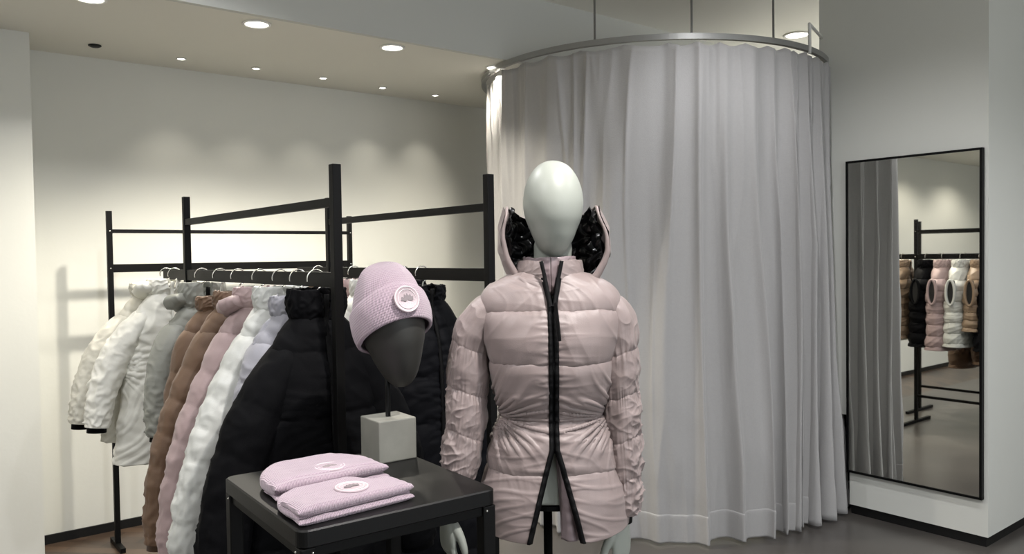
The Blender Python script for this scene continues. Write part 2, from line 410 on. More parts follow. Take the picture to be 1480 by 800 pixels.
curtain_panel('fitting_room_curtain', 'narrow strip of grey curtain left of the bright gap, behind the rack post', ph_gapR+.03, math.radians(-178), 8, rr=CR-.035)
rl = thing('curtain_rail', 'curved grey rail hung on rods above the round fitting room curtain', 'curtain rail', (CC.x, CC.y, ZR))
n = 160; th = np.linspace(0, 2*PI, n, endpoint=False)
prof = [(-.013, -.016), (.013, -.016), (.013, .014), (-.013, .014)]
P = np.stack([np.stack([(CR+a)*np.sin(th), -(CR+a)*np.cos(th), 0*th+b], -1) for a, b in prof+prof[:1]], 0)
M['rail'] = mat('grey_rail_metal', (.30, .30, .29), .4, metal=.5)
grid('track', P, M['rail'], rl, closed=True, smooth=False)
for px in (864, 1003, 1120):
    ph = phi_px(px); x, y = cpt(ph, CR)
    t = tube('suspension_rod', [(x-CC.x, y-CC.y, 0), (x-CC.x, y-CC.y, ZU-ZR)], .006, M['rail'], rl)
wb = PQ(PM+.01, q_end-.012); ph = phi_px(1170); x, y = cpt(ph, CR); x -= CC.x; y -= CC.y
b_ = tube('wall_bracket', [(x, y-.02, -.03), (x, y-.02, .13), (x+.01, y+.01, .142), (wb.x-CC.x, wb.y-CC.y, .145)], .009, M['white_plastic'], rl)

# ------------------------------------------------------------------ racks
RT = 1.82; ZTOP = 1.712; ZH = 1.487
def rack(label, a, b, ext_a=0, ext_b=0, zh=ZH, top_h=.026, foot=.26, group=None, lower=True):
    a = Vector((a[0], a[1], 0)); b = Vector((b[0], b[1], 0)); d = (b-a).normalized(); n = Vector((-d.y, d.x, 0))
    yaw = math.atan2(d.y, d.x); L = (b-a).length
    t = thing('clothes_rack', label, 'clothes rack', a, yaw, group)
    for x in (0, L):
        p = box('post', (x, 0, RT/2), (.027, .027, RT), M['blackmetal'], t)
        box('foot', (x, 0, .0125), (.027, foot*2, .025), M['blackmetal'], t)
        for z in (ZTOP, zh):
            bm = bmesh.new(); lathe_bm(bm, [(.004, 0), (.004, .003), (.0001, .004)], 12)
            bmesh.ops.rotate(bm, verts=bm.verts, matrix=Matrix.Rotation(PI/2, 3, 'X'))
            bmesh.ops.translate(bm, verts=bm.verts, vec=(x, -.0135, z)); from_bm('bolt', bm, M['steel'], t)
    box('top_rail', (L/2, 0, ZTOP), (L-.027, .022, top_h), M['blackmetal'], t)
    box('hanging_rail', (L/2+(ext_b-ext_a)/2, 0, zh), (L-.0+ext_a+ext_b, .018, .044), M['blackmetal'], t)
    if lower: box('lower_rail', (L/2, 0, .24), (L-.027, .022, .022), M['blackmetal'], t)
    return t
A3 = (-.506, 2.30); A2 = (-1.385, 3.40); B4 = (-.074, 2.645); B6 = (B4[0]+D1.x*1.19, B4[1]+D1.y*1.19)
C1 = (-2.16, 4.28); C5 = (-1.08, 5.13)
da = (Vector(A2)-Vector(A3)).normalized()
A2 = tuple(Vector(A3)+Vector((D1.x, D1.y))*1.41)
rack('black metal clothes rack in front, its tall post standing behind the small table', A3, A2, 0, .34)
rack('black metal clothes rack behind the mannequin, its end post beside the curtain', B4, B6, 0, .34)
C5 = (C1[0]+D2.x*1.42, C1[1]+D2.y*1.42)
rack('black metal clothes rack standing along the back wall at far left', C1, C5, 0, 0, zh=1.512, top_h=.02, foot=.12, lower=False)

# ------------------------------------------------------------------ garment generator
def smooth_interp(zs, vals, z):
    zs = np.array(zs); vals = np.array(vals); o = np.argsort(zs)
    zs, vals = zs[o], vals[o]
    fine = np.linspace(zs[0], zs[-1], 400); y = np.interp(fine, zs, vals)
    kk = 15; ker = np.hanning(kk*2+1); ker /= ker.sum()
    yp = np.concatenate([2*y[0]-y[kk:0:-1], y, 2*y[-1]-y[-2:-kk-2:-1]]); y = np.convolve(yp, ker, 'valid')
    return np.interp(z, fine, y)
def seam_fn(d):      # 0 at the seam, 1 in the puff
    return 1-np.exp(-(np.abs(d)/.018)**1.0)
def body_shell(name, prof, seams, m, parent, z0, gap=None, nu=200, nv=200, puff=.02, wr=.006, seed=1, n_exp=2.3, hem=None, waist=None, zipw=1.0, fill=0):
    """prof rows: z, a, b, yc. Open at the front (angle -90)."""
    prof = np.array(prof); z_ = prof[:, 0]
    zf = np.linspace(z_.max(), z_.min(), 600)
    af = smooth_interp(z_, prof[:, 1], zf); bf = smooth_interp(z_, prof[:, 2], zf); yf = smooth_interp(z_, prof[:, 3], zf)
    s = np.concatenate([[0], np.cumsum(np.hypot(np.diff(zf), np.diff(af)))])
    sv = np.linspace(0, s[-1], nv); z = np.interp(sv, s, zf)
    a = np.interp(sv, s, af)[:, None]; b = np.interp(sv, s, bf)[:, None]; yc = np.interp(sv, s, yf)[:, None]; z = z[:, None]
    g = gap(z) if gap is not None else 0*z+.001
    t0 = np.arcsin(np.clip(g/a, 0, .9))
    u = np.linspace(0, 1, nu)[None, :]
    th = -PI/2 + t0 + u*(2*PI-2*t0)
    c, sn = np.cos(th), np.sin(th)
    X = a*np.sign(c)*np.abs(c)**(2/n_exp); Y = yc + b*np.sign(sn)*np.abs(sn)**(2/n_exp)
    Z = z + 0*X
    if hem is not None:
        w = np.clip((z.max()-z)/(z.max()-z.min()), 0, 1)
        Z = Z + hem(X, Y)*w**3
    P = np.stack([X, Y, Z], -1)
    N = normals(P)
    cen = np.stack([X, Y-yc, 0*X], -1); sg = np.sign((N*cen).sum(-1).mean()); N = N*sg
    ang = np.arctan2(Y-yc, X); cu = ang*np.maximum(a, .1)      # metres round
    zz = Z + .006*perlin(cu*9, Z*4, seed) 
    dist = np.full(X.shape, 9.)
    sid = np.zeros(X.shape)
    for i, sz in enumerate(seams):
        dd = zz - sz; dist = np.minimum(dist, np.abs(dd)); sid = sid + (dd > 0)
    h = puff*np.clip(dist/.062, 0, 1)**.42 if len(seams) else 0*X
    zd = np.where(Y < yc, np.abs(X)-g, 9)           # distance from the zip
    h = h*(1-.75*np.exp(-np.clip(zd, 0, 9)/.016))
    # gathers running away from each seam, gathers along the zip, slack wrinkles
    h = h + wr*.9*np.exp(-dist/.03)*(ridged(cu*26, Z*5, seed+sid, 2)-.4)*(1 if len(seams) else 0)
    h = h + zipw*wr*1.1*np.exp(-np.clip(zd, 0, 9)/.035)*(ridged(X*7, Z*34, seed+4, 2)-.4)
    sd_ = np.sign(X)
    dg = Z*17 + np.abs(X)*11
    h = h + wr*.8*(ridged(cu*6+Z*6*sd_, dg+3*perlin(cu*3, Z*3, 2), seed+7, 3)-.25)
    h = h + wr*1.0*perlin(cu*9, Z*9, seed+11) + wr*.5*perlin(cu*22, Z*20, seed+12)
    if waist is not None:
        zw, aw = waist
        # creases fanning out from the pinched side of the waist
        ax = np.maximum(a, .1); r_ = np.arctan2(Z-zw, (ax-np.abs(X))+.02)
        rr = np.hypot(Z-zw, ax-np.abs(X))
        h = h + aw*(ridged(r_*5.0+2*perlin(cu*4, Z*4, 1), rr*5, seed+20, 3)-.25)*np.exp(-(rr/.10)**2)
    # settle the top and bottom rows
    P = P + N*h[..., None]
    P[..., 2] -= z0
    uv = np.stack([cu, Z], -1)
    o = grid(name, P, m, parent, uv=uv)
    md = o.modifiers.new('thickness', 'SOLIDIFY'); md.thickness = .006; md.offset = -1 if True else 0
    return o, P
def sleeve(name, path, radii, seams, m, parent, z0, puff=.012, wr=.007, seed=1, nu=90, nv=160, side=1):
    P, s, th = tube_P(path, radii, nu, nsub=nv)
    N = normals(P, True)
    cen = P - P.mean(1, keepdims=True); N = N*np.sign((N*cen).sum(-1).mean())
    S = s[:, None] + 0*th[None, :]; r0 = np.array(radii).ravel().mean(); cu = th[None, :]*r0 + 0*S
    cc, ss = np.cos(th)[None, :], np.sin(th)[None, :]
    # bias: sleeves kink more on the inner and lower part
    L = s[-1]
    dist = np.full(S.shape, 9.); tilt = .012*side*ss
    for q in seams: dist = np.minimum(dist, np.abs(S+tilt-q+.004*perlin(cc*2, ss*2, seed)))
    h = puff*np.clip(dist/.055, 0, 1)**.45 if len(seams) else 0*S+puff*.6
    amp = wr*(.35+.9*np.clip(S/L, 0, 1))*(.45+.95*np.clip(side*ss, 0, 1))
    h = h + amp*.8*(ridged(cc*1.5+5+S*4, ss*1.5, S*22+seed, 2)-.35)
    h = h + amp*.8*(ridged(cc*1.6+S*8, ss*1.6+S*5, S*38+seed*3, 2)-.3)*np.clip(S/L-.1, 0, 1)*1.4
    h = h + wr*.6*perlin(cc*1.7, ss*1.7, S*22+seed)
    h = h + wr*.7*np.exp(-dist/.025)*(ridged(cc*5, ss*5, S*4+seed, 2)-.4)*(1 if len(seams) else 0)
    e = np.clip((L-S)/.02, 0, 1)**.5; h = h*(.3+.7*e)
    P = P + N*h[..., None]; P[..., 2] -= z0
    o = grid(name, P, m, parent, closed=True, cap='a')
    return o
def collar_ring(name, cx, cy, z_a, z_b, a0, a1, b0, b1, lean, m, parent, z0, gap0=.012, gap1=.02, puff=.008, wr=.003, seed=1, nu=140, nv=26, thick=.012, ycb=0):
    v = np.linspace(0, 1, nv)[:, None]; u = np.linspace(0, 1, nu)[None, :]
    a = a0+(a1-a0)*v; b = b0+(b1-b0)*v; g = gap0+(gap1-gap0)*v
    t0 = np.arcsin(np.clip(g/a, 0, .9)); th = -PI/2+t0+u*(2*PI-2*t0)
    X = cx+a*np.cos(th); Y = cy + ycb*v + b*np.sin(th) + lean*v*(1-.0*u); Z = z_a+(z_b-z_a)*v + 0*th + .004*perlin(np.cos(th)*2, np.sin(th)*2, seed)*v
    P = np.stack(np.broadcast_arrays(X, Y, Z), -1); N = normals(P); cen = P-P.mean(1, keepdims=True); N *= np.sign((N*cen).sum(-1).mean())
    h = puff*np.sin(PI*np.clip(v, .02, .98))**.6 + wr*perlin(np.cos(th)*5, np.sin(th)*5, v*3+seed)+wr*1.5*(ridged(np.cos(th)*3, np.sin(th)*3+v*2, v*3+seed, 2)-.3)
    P = P+N*(h+0*X)[..., None]; P[..., 2] -= z0
    o = grid(name, P, m, parent)
    md = o.modifiers.new('thickness', 'SOLIDIFY'); md.thickness = thick; md.offset = -1
    return o

# ---- hanger
def hanger(loc, rz, zr, label, zneck=1.40, group=None, w=.2):
    t = thing('clothes_hanger', label, 'hanger', (loc[0], loc[1], zneck-.08), rz, group)
    z = -(zneck-.08)
    r = .0285; zc = zr
    pts = [(0, 0, zneck+.008+z), (0, 0, (zneck+zc-r)/2+z), (.004, 0, zc-r-.004+z)]
    # the hook lies across the rail, so it is seen from the front
    for k in range(12):
        a = -PI*.36 + k*(PI*1.45)/11
        pts.append((r*math.cos(a), 0, zc + r*math.sin(a)+z))
    tube('hook', pts, .0026, M['steel'], t, n=8, nsub=60)
    P, s, th = tube_P([(-w, 0, zneck-.085+z), (-w*.6, 0, zneck-.048+z), (-.03, 0, zneck-.004+z), (0, 0, zneck+.012+z), (.03, 0, zneck-.004+z), (w*.6, 0, zneck-.048+z), (w, 0, zneck-.085+z)], [.008, .008, .009, .01, .009, .008, .008], 10, nsub=40)
    grid('shoulder_bar', P, M['blackmetal'], t, closed=True, cap='ab')
    return t

SEAMK = 1
def hung_coat(name, label, cat, rail_o, s, c, hemz, seams_n=6, sleeves=True, sw=.185, zneck=1.385, puff=.02, wr=.006, b=.085, seed=1, collar=.075, hood=False, sl_end=.66,
              flare=.30, hip=.21, zipm='zip', group=None, turn=0, body_m=None, sr=.058, hlabel='', tilt_c=0, waistz=None, cuff=None, off=0, trim=None, zh=ZH):
    m = M[c]; o = Vector(rail_o)+Vector((D1.x, D1.y))*s; oh = o.copy(); o = o + Vector((D2.x, D2.y))*off
    rz = YAW + turn
    z0 = hemz
    t = thing(name, label, cat, (o.x, o.y, z0), rz, group)
    zn = zneck
    prof = [(zn, .055, .048, 0), (zn-.018, .075, .052, 0), (zn-.045, .10, .06, 0), (zn-.09, .135, b*.8, 0), (zn-.14, sw-.03, b*.95, 0), (zn-.25, sw-.01, b*1.1, 0),
            (zn-.45, (sw+hip)/2-.01, b*1.15, 0), (hemz, hip, b*1.25, 0)]
    if waistz: prof.insert(-1, (waistz, hip-.05, b, 0)); prof = sorted([p for p in prof if not (p[0] != waistz and abs(p[0]-waistz) < .06)], key=lambda p: -p[0])
    top = zn-.10
    seams = [top-(top-hemz-.03)*i/(seams_n) for i in range(seams_n+1)] if seams_n else []
    body_shell('body', prof, seams, m, t, z0, nu=150, nv=150, puff=puff, wr=wr, seed=seed, gap=lambda z: .002+0*z, waist=(waistz, .012) if waistz else None)
    if sleeves:
        for sx in (-1, 1):
            k_ = (zn-sl_end)/.76; fl_ = flare-.055
            path = [(sx*.085, 0, zn-.10), (sx*.115, 0, zn-.128), (sx*(.115+(fl_-.115)*.33), -.004, zn-.235*k_-.03), (sx*(.115+(fl_-.115)*.62), -.01, zn-.40*k_), (sx*(.115+(fl_-.115)*.88), -.02, zn-.58*k_), (sx*fl_, -.03, sl_end)]
            rad = [(b*.6, .03), (b*.8, .045), (b*.85, sr), (b*.78, sr+.002), (b*.7, sr-.004), (b*.6, sr-.012)]
            L = zn-sl_end
            sleeve('sleeve', path, rad, [L*(k+1)/(seams_n+1)+.04 for k in range(seams_n)] if seams_n else [], m, t, z0, puff=puff*.7, wr=wr, seed=seed*3+sx, nu=64, nv=110, side=sx)
            P, s_, th_ = tube_P([(sx*fl_, -.03, sl_end+.015-z0), (sx*(fl_+.003), -.031, sl_end-.02-z0)], [(b*.5, sr-.018)]*2, 30)
            grid('cuff', P, M[cuff or 'black'], t, closed=True, cap='ab')
    else:
        for sx in (-1, 1):
            # padded armhole: dark opening with a rolled rim
            cx = sx*(sw+.006); zc = zn-.20; k = 40; an = np.linspace(0, 2*PI, k, endpoint=False)
            ring = np.stack([0*an+cx+sx*.012, .034*np.cos(an), zc+.105*np.sin(an)-z0], -1)
            ring = np.concatenate([ring, ring[:1]], 0)
            P, _, _ = tube_P(ring, [.011]*len(ring), 12); grid('armhole_rim', P, m, t, closed=True)
            bm = bmesh.new(); vs = [bm.verts.new((cx+sx*.012, .032*math.cos(x), zc+.102*math.sin(x)-z0)) for x in an]
            vs2 = [bm.verts.new((cx-sx*.05, .032*math.cos(x), zc+.102*math.sin(x)-z0)) for x in an]
            bm.faces.new(vs); bm.faces.new(vs2[::-1])
            for i in range(k): bm.faces.new((vs[i], vs2[i], vs2[(i+1) % k], vs[(i+1) % k]))
            from_bm('armhole', bm, M['hole'], t)
    collar_ring('collar', 0, 0, zn-.015, zn+collar, .075, .088, .055, .062, 0, m, t, z0, seed=seed, gap0=.004, gap1=.02, puff=.012)
    if hood:
        # hood lying folded round the back of the neck
        an = np.linspace(-.16*PI, 1.16*PI, 22); fat = np.sin(np.linspace(.12, PI-.12, 22))
        pth = [(.098*math.cos(a), .085*math.sin(a)+.005, zn+.030-.035*f) for a, f in zip(an, fat)]
        P, s1, t1 = tube_P(pth, [(.030+.028*f, .018+.022*f) for f in fat], 40, nsub=90)
        N = normals(P, True); cen = P-P.mean(1, keepdims=True); N *= np.sign((N*cen).sum(-1).mean())
        P = P + N*(.006*perlin(P[..., 0]*14, P[..., 1]*14, P[..., 2]*14+seed)+.006*(ridged(P[..., 0]*12, P[..., 1]*12, P[..., 2]*18+seed, 2)-.3))[..., None]
        P[..., 2] -= z0
        grid('hood', P, m, t, closed=True, cap='ab')
    # zip down the front
    zz = np.linspace(zn+collar*.8, hemz+.03, 40)
    yb = smooth_interp([p[0] for p in prof]+[zn+collar], [-(p[2]) for p in prof]+[-.062], zz) - puff*.35 - .004
    P = np.stack([np.stack([0*zz-.007, yb-.001, zz-z0], -1), np.stack([0*zz, yb-.004, zz-z0], -1), np.stack([0*zz+.007, yb-.001, zz-z0], -1)], 1)
    zo = grid('zip', P, M[zipm], t); md = zo.modifiers.new('thickness', 'SOLIDIFY'); md.thickness = .004
    hanger((oh.x, oh.y), rz, zh, hlabel or 'black clothes hanger holding the '+label, zneck=zn+.012, w=.10)
    return t

GA = 'coats on the front rack'; GB = 'vests and coats on the rack behind the mannequin'
hung_coat('puffer_coat', 'long black puffer coat, nearest on the front rack, behind the beanie head', 'coat', A3, .14, 'black', .50, seams_n=4, hip=.25, b=.085, sr=.075, flare=.375, seed=2, collar=.085, zneck=1.375, sl_end=.62, puff=.009, wr=.004, cuff='black',
    hlabel='black hanger with steel hook holding the nearest black coat')
hung_coat('puffer_jacket', 'lavender-grey jacket tucked between the black coat and the white coat', 'coat', A3, .27, 'lavender', .72, seams_n=5, hip=.20, b=.08, sr=.05, flare=.25, seed=3, collar=.06, zneck=1.375, sl_end=.80, puff=.012,
    hlabel='black hanger with steel hook holding the lavender-grey jacket')
hung_coat('puffer_coat', 'long glossy white puffer coat beside the black coat on the front rack', 'coat', A3, .41, 'white', .52, seams_n=8, hip=.23, b=.07, sr=.062, flare=.385, seed=4, collar=.075, zneck=1.385, sl_end=.55, cuff='white', puff=.014, wr=.006,
    hlabel='black hanger with steel hook holding the white puffer coat')
hung_coat('puffer_coat', 'dusty pink puffer coat hanging between the white and brown coats', 'coat', A3, .59, 'pinkrack', .50, seams_n=6, hip=.22, b=.07, sr=.058, puff=.012, wr=.004, flare=.37, seed=5, collar=.07, zneck=1.385, hood=True, sl_end=.58, cuff='pinkrack',
    hlabel='black hanger with steel hook holding the dusty pink coat')
hung_coat('puffer_coat', 'long camel-brown puffer coat on the front rack', 'coat', A3, .80, 'brown', .52, seams_n=6, hip=.22, b=.07, sr=.058, puff=.013, wr=.004, flare=.36, seed=6, collar=.06, zneck=1.375, sl_end=.58, cuff='brown',
    hlabel='black hanger with steel hook holding the camel-brown coat')
hung_coat('puffer_coat', 'second long brown coat, behind the camel one, its hem showing in the mirror', 'coat', A3, 1.0, 'brown', .47, seams_n=5, hip=.22, b=.07, sr=.055, puff=.012, wr=.004, flare=.25, seed=16, collar=.05, zneck=1.36, sl_end=.62, cuff='brown',
    hlabel='black hanger holding the second brown coat')
hung_coat('rain_jacket', 'grey-green jacket with tall collar between the brown coat and the ivory parka', 'jacket', A3, 1.22, 'sage', .80, seams_n=0, hip=.20, b=.08, sr=.055, flare=.24, seed=7, collar=.085, zneck=1.375, hood=True, sl_end=.86, wr=.005,
    hlabel='black hanger with steel hook holding the grey-green jacket')
hung_coat('parka', 'ivory parka with cinched waist and black cuffs at the far end of the rack', 'coat', A3, 1.60, 'ivory', .68, off=-.03, seams_n=0, hip=.235, b=.075, sr=.056, flare=.36, seed=8, collar=.055, zneck=1.415, hood=True, sl_end=.855, wr=.008, puff=.008, waistz=1.08, zipm='ivory',
    hlabel='black hanger holding the ivory parka')
hung_coat('parka', 'cream parka behind the ivory one, its sleeve showing at far left', 'coat', A3, 1.73, 'cream', .76, seams_n=0, hip=.22, b=.075, sr=.056, flare=.36, off=-.065, seed=9, collar=.045, zneck=1.405, sl_end=.855, puff=.008, wr=.006, zipm='cream',
    hlabel='black hanger holding the cream parka')
# rack behind the mannequin
hung_coat('down_coat', 'long black coat right behind the mannequin\'s sleeve, nearest on the rack behind it', 'coat', B4, .42, 'blacknavy', .42, seams_n=5, hip=.24, b=.10, sr=.055, flare=.28, seed=12, collar=.06, zneck=1.385, sl_end=.66, puff=.014,
    hlabel='black hanger holding the long black coat behind the mannequin')
hung_coat('down_jacket', 'navy-black jacket behind the long black coat, seen at the right edge of the mirror', 'jacket', B4, .555, 'blacknavy', .70, seams_n=5, hip=.2, b=.09, sr=.05, flare=.24, seed=13, sl_end=.80,
    hlabel='black hanger holding the navy-black jacket')
for s_, c_, hz, lab, nm in [((.66), 'tan', .86, 'tan', 'tan down vest between the navy jacket and the white vest, seen in the mirror'), ((.81), 'white', .72, 'white', 'white down vest with black armhole, seen in the mirror'),
                     ((.96), 'pinkrack', .68, 'pink', 'pink down vest with black armhole, seen in the mirror'), ((1.10), 'black', .70, 'black', 'black down vest, seen in the mirror left of the pink one'),
                     ((1.31), 'tan', .76, 'tan', 'tan down vest, leftmost garment in the mirror')]:
    hung_coat('down_vest', nm, 'vest', B4, s_, c_, hz, seams_n=6, sleeves=False, hip=.20, b=.078, sw=.20, seed=int(s_*50), puff=.02,
        hlabel='black hanger holding the '+nm.split(',')[0])

# ------------------------------------------------------------------ mannequin and its coat
MD = 2.05
mc = at_y(796, 500, MD); MX = mc.x
def mz(y, d=MD): return at_y(797, y, d).z
man = thing('mannequin', 'white faceless mannequin wearing the long pink down jacket', 'mannequin', (MX, MD, 0))
def remesh_obj(name, parts, m, parent, voxel, smooth_it=6):
    """parts: list of P grids (closed tubes with caps) fused into one surface"""
    V = []; F = []
    for P in parts:
        nv, nu = P.shape[:2]; o = len(V); idx = np.arange(nv*nu).reshape(nv, nu)+o
        V += P.reshape(-1, 3).tolist()
        a = idx; b = np.roll(idx, -1, 1)
        F += np.stack([a[:-1], b[:-1], b[1:], a[1:]], -1).reshape(-1, 4).tolist()
        F.append(idx[0][::-1].tolist()); F.append(idx[-1].tolist())
    me = bpy.data.meshes.new(name); me.from_pydata(V, [], F); me.update(); me.materials.append(m)
    ob = link(bpy.data.objects.new(name, me), parent)
    r = ob.modifiers.new('fuse', 'REMESH'); r.mode = 'VOXEL'; r.voxel_size = voxel; r.use_smooth_shade = True
    sm = ob.modifiers.new('smooth', 'SMOOTH'); sm.iterations = smooth_it; sm.factor = .5
    return ob
def htap(z): return smooth_interp([-1, -.9, -.68, -.4, -.2, .1, .4, .75, .9, 1], [.86, .84, .82, .86, .94, 1.0, 1.03, 1.06, 1.12, 1.16], z)
def egg(c, a, b, h, n=48, nv=48):
    v = np.linspace(.02, PI-.02, nv)[:, None]; th = np.linspace(0, 2*PI, n, endpoint=False)[None, :]
    z = np.cos(v); r = np.sin(v); tap = htap(z)
    P = np.stack(np.broadcast_arrays(a*r*tap*np.cos(th), b*r*(.35+.65*tap)*np.sin(th), h*z), -1)
    return P + np.array(c)
# head: px 755-843, 233-372
hs = at_y(799, 233, MD); hc = at_y(799, 372, MD-.05)
hh = (hs.z-hc.z)/2; hz = (hs.z+hc.z)/2; hx = at_y(799, 300, MD).x-MX
head = egg((hx, -.015, hz), .0775, .098, hh, n=64, nv=64)
neck, _, _ = tube_P([(hx*.5, .03, 1.40), (hx*.7, .025, 1.48), (hx, .015, 1.58)], [.055, .048, .05], 32, nsub=16)
th = np.linspace(0, 2*PI, 48, endpoint=False)
def ring(z, a, b, y=0): return np.stack([a*np.cos(th), y+b*np.sin(th), 0*th+z], -1)
torso = np.stack([ring(1.43, .05, .045, .02), ring(1.40, .10, .06, .01), ring(1.36, .135, .08, 0), ring(1.27, .135, .095, -.005), ring(1.15, .10, .08, 0), ring(1.0, .145, .10, 0), ring(.93, .14, .10, 0)], 0)
remesh_obj('body', [head, neck, torso], M['mannequin'], man, .004, 8)
bm = bmesh.new(); lathe_bm(bm, [(.0001, -.012), (.10, -.012), (.10, 0), (.0001, .001)], 40); cp = from_bm('torso_cap', bm, M['blackmetal'], man); cp.scale = (1.2, .9, 1); cp.location = (0, 0, .925)
px_pole = at_y(792, 760, MD).x-MX
tube('stand_pole', [(px_pole, 0, .012), (px_pole, 0, .93)], .0115, M['blackmetal'], man, n=20)
bm = bmesh.new(); lathe_bm(bm, [(.0001, 0), (.19, 0), (.19, .008), (.185, .012), (.0001, .012)], 64); bp_ = from_bm('base_plate', bm, M['blackmetal'], man); bp_.location = (px_pole, 0, 0)
# hands
def hand(sx, wrist, mtx, name):
    """local hand: wrist at origin, fingers down -z, palm facing -x*sx (to the thigh), thumb to the front -y"""
    parts = []
    P, _, _ = tube_P([(0, 0, .085), (0, 0, .05), (0, 0, .0), (0, -.002, -.02), (0, -.002, -.05), (0, 0, -.078), (0, 0, -.088)],
                     [(.024, .019), (.024, .019), (.025, .0165), (.030, .0155), (.037, .0145), (.036, .012), (.030, .009)], 28, nsub=40); parts.append(P)
    lens = [(.052, .066, -.028), (.058, .074, -.0095), (.056, .070, .009), (.047, .056, .026)]
    for k, (l1, l2, y) in enumerate(lens):
        curl = -sx*(.006+.003*k)
        pts = [(0, y*.85, -.062), (curl*.3, y, -.088), (curl*1.4, y*1.06, -.088-l1*.5), (curl*2.9, y*1.08, -.088-l1), (curl*4.6, y*1.06, -.088-l1-l2*.33)]
        P, _, _ = tube_P(pts, [.0088, .0088, .0083, .0076, .0055], 14, nsub=26); parts.append(P)
    P, _, _ = tube_P([(-sx*.004, -.016, -.012), (-sx*.010, -.034, -.032), (-sx*.016, -.046, -.056), (-sx*.02, -.052, -.080), (-sx*.022, -.053, -.096)], [.013, .0125, .0108, .0092, .006], 14, nsub=26); parts.append(P)
    R = np.array(mtx.to_3x3())
    parts = [(Q@R.T)+np.array(wrist) for Q in parts]
    return remesh_obj(name, parts, M['mannequin'], man, .0022, 5)
wl = at_y(646, 744, MD-.03); wr_ = at_y(899, 757, MD-.02)
hand(-1, (wl.x-MX, -.03, wl.z), Euler((0, -.02, .55)).to_matrix(), 'hand')
hand(1, (wr_.x-MX, -.02, wr_.z+.004), Euler((0, .03, -.75)).to_matrix(), 'hand')

# --- pink coat (local x = world x - MX, y = world y - MD, z world - CZ)
CZ = .85
coat = thing('down_jacket', 'long pale pink down jacket with black zip and hood, worn by the mannequin', 'jacket', (MX, MD, CZ))
def Zp(y, d): return at_y(797, y, d).z
prof = [(1.492, .070, .066, .0), (1.486, .090, .068, .0), (1.475, .122, .072, .002), (1.460, .150, .080, .0), (1.435, .170, .094, -.002), (1.385, .170, .112, -.006), (1.33, .154, .122, -.010),
        (1.27, .148, .124, -.010), (1.20, .129, .110, -.004), (1.145, .113, .100, 0), (1.09, .131, .114, 0), (1.02, .155, .130, 0), (.94, .169, .144, 0), (.855, .176, .150, 0)]
zt, zv = 1.43, 1.075
def gapf(z):
    g = .003 + .016*np.clip((z-zt)/.09, 0, 1) + .050*np.clip((zv-z)/(zv-.855), 0, 1)**1.0
    return g
def hemf(X, Y): return .028*np.clip((Y+.08)/.2, 0, 1)+.012*np.clip(np.abs(X)/.17, 0, 1)**2
seams = [1.408, 1.283, 1.142, 1.012]
_, PB_ = body_shell('body', prof, seams, M['pink'], coat, CZ, gap=gapf, nu=520, nv=520, puff=.0135, wr=.0024, seed=21, hem=hemf, waist=(1.14, .011), zipw=1.5)
# zip tapes follow the two front edges
for e, nm in ((0, 'zip_tape'), (-1, 'zip_tape')):
    E = PB_[::3, e, :]; sg = 1 if e == 0 else -1     # e==0 is +x edge
    wdt = .0065
    out = np.array([0, -1, 0])*.005
    A = E + np.array([-sg*.004, 0, 0]) + out*.4; B = E + np.array([sg*wdt, 0, 0]) + out*1.6; C = E + np.array([sg*.002, 0, 0]) + out*2.0
    P = np.stack([A, C, B], 1)
    zo = grid(nm, P, M['zip'], coat); md = zo.modifiers.new('thickness', 'SOLIDIFY'); md.thickness = .006; md.offset = 0
# closed zip down the middle
zc_ = np.linspace(1.437, 1.068, 80); prf = np.array(prof)
yz = smooth_interp(prf[:, 0], prf[:, 3]-prf[:, 2], zc_) - .0075
Pz = np.stack([np.stack([0*zc_+x_, yz+dy_, zc_-CZ], -1) for x_, dy_ in ((-.0115, .006), (-.0105, .001), (-.004, 0), (-.003, -.0015), (.003, -.0015), (.004, 0), (.0105, .001), (.0115, .006))], 1)
zo = grid('zip', Pz, M['zip'], coat, flip=True); md = zo.modifiers.new('thickness', 'SOLIDIFY'); md.thickness = .003; md.offset = -1
# sleeves
def spath(pts, d): return [(at_y(x, y, MD+dy).x-MX, dy, at_y(x, y, MD+dy).z) for x, y, dy in pts]
left = [(722, 446, 0), (703, 452, 0), (682, 486, .0), (676, 560, -.0), (672, 620, -.012), (662, 690, -.03), (653, 738, -.04)]
right = [(868, 446, 0), (886, 452, 0), (894, 486, 0), (895, 560, -.0), (899, 620, -.01), (903, 690, -.02), (901, 740, -.025)]
sr_ = [(.045, .028), (.058, .040), (.062, .044), (.062, .045), (.058, .043), (.052, .038), (.042, .030)]
sr_l = [(.045, .028), (.058, .040), (.062, .045), (.062, .048), (.060, .046), (.054, .040), (.042, .031)]
sleeve('sleeve', spath(left, 0), sr_l, [.135, .25, .36, .46], M['pink'], coat, CZ, puff=.008, wr=.0062, seed=31, nu=200, nv=420, side=-1)
sleeve('sleeve', spath(right, 0), sr_, [.135, .25, .36, .46], M['pink'], coat, CZ, puff=.008, wr=.0058, seed=37, nu=200, nv=420, side=1)
for pth in (left, right):
    q = spath(pth, 0)[-1]; x, y, z = q
    P, _, _ = tube_P([(x, y, z+.02-CZ), (x, y, z-.021-CZ)], [(.036, .025), (.033, .022)], 40, nsub=6)
    grid('cuff', P, M['zip'], coat, closed=True, cap='ab')
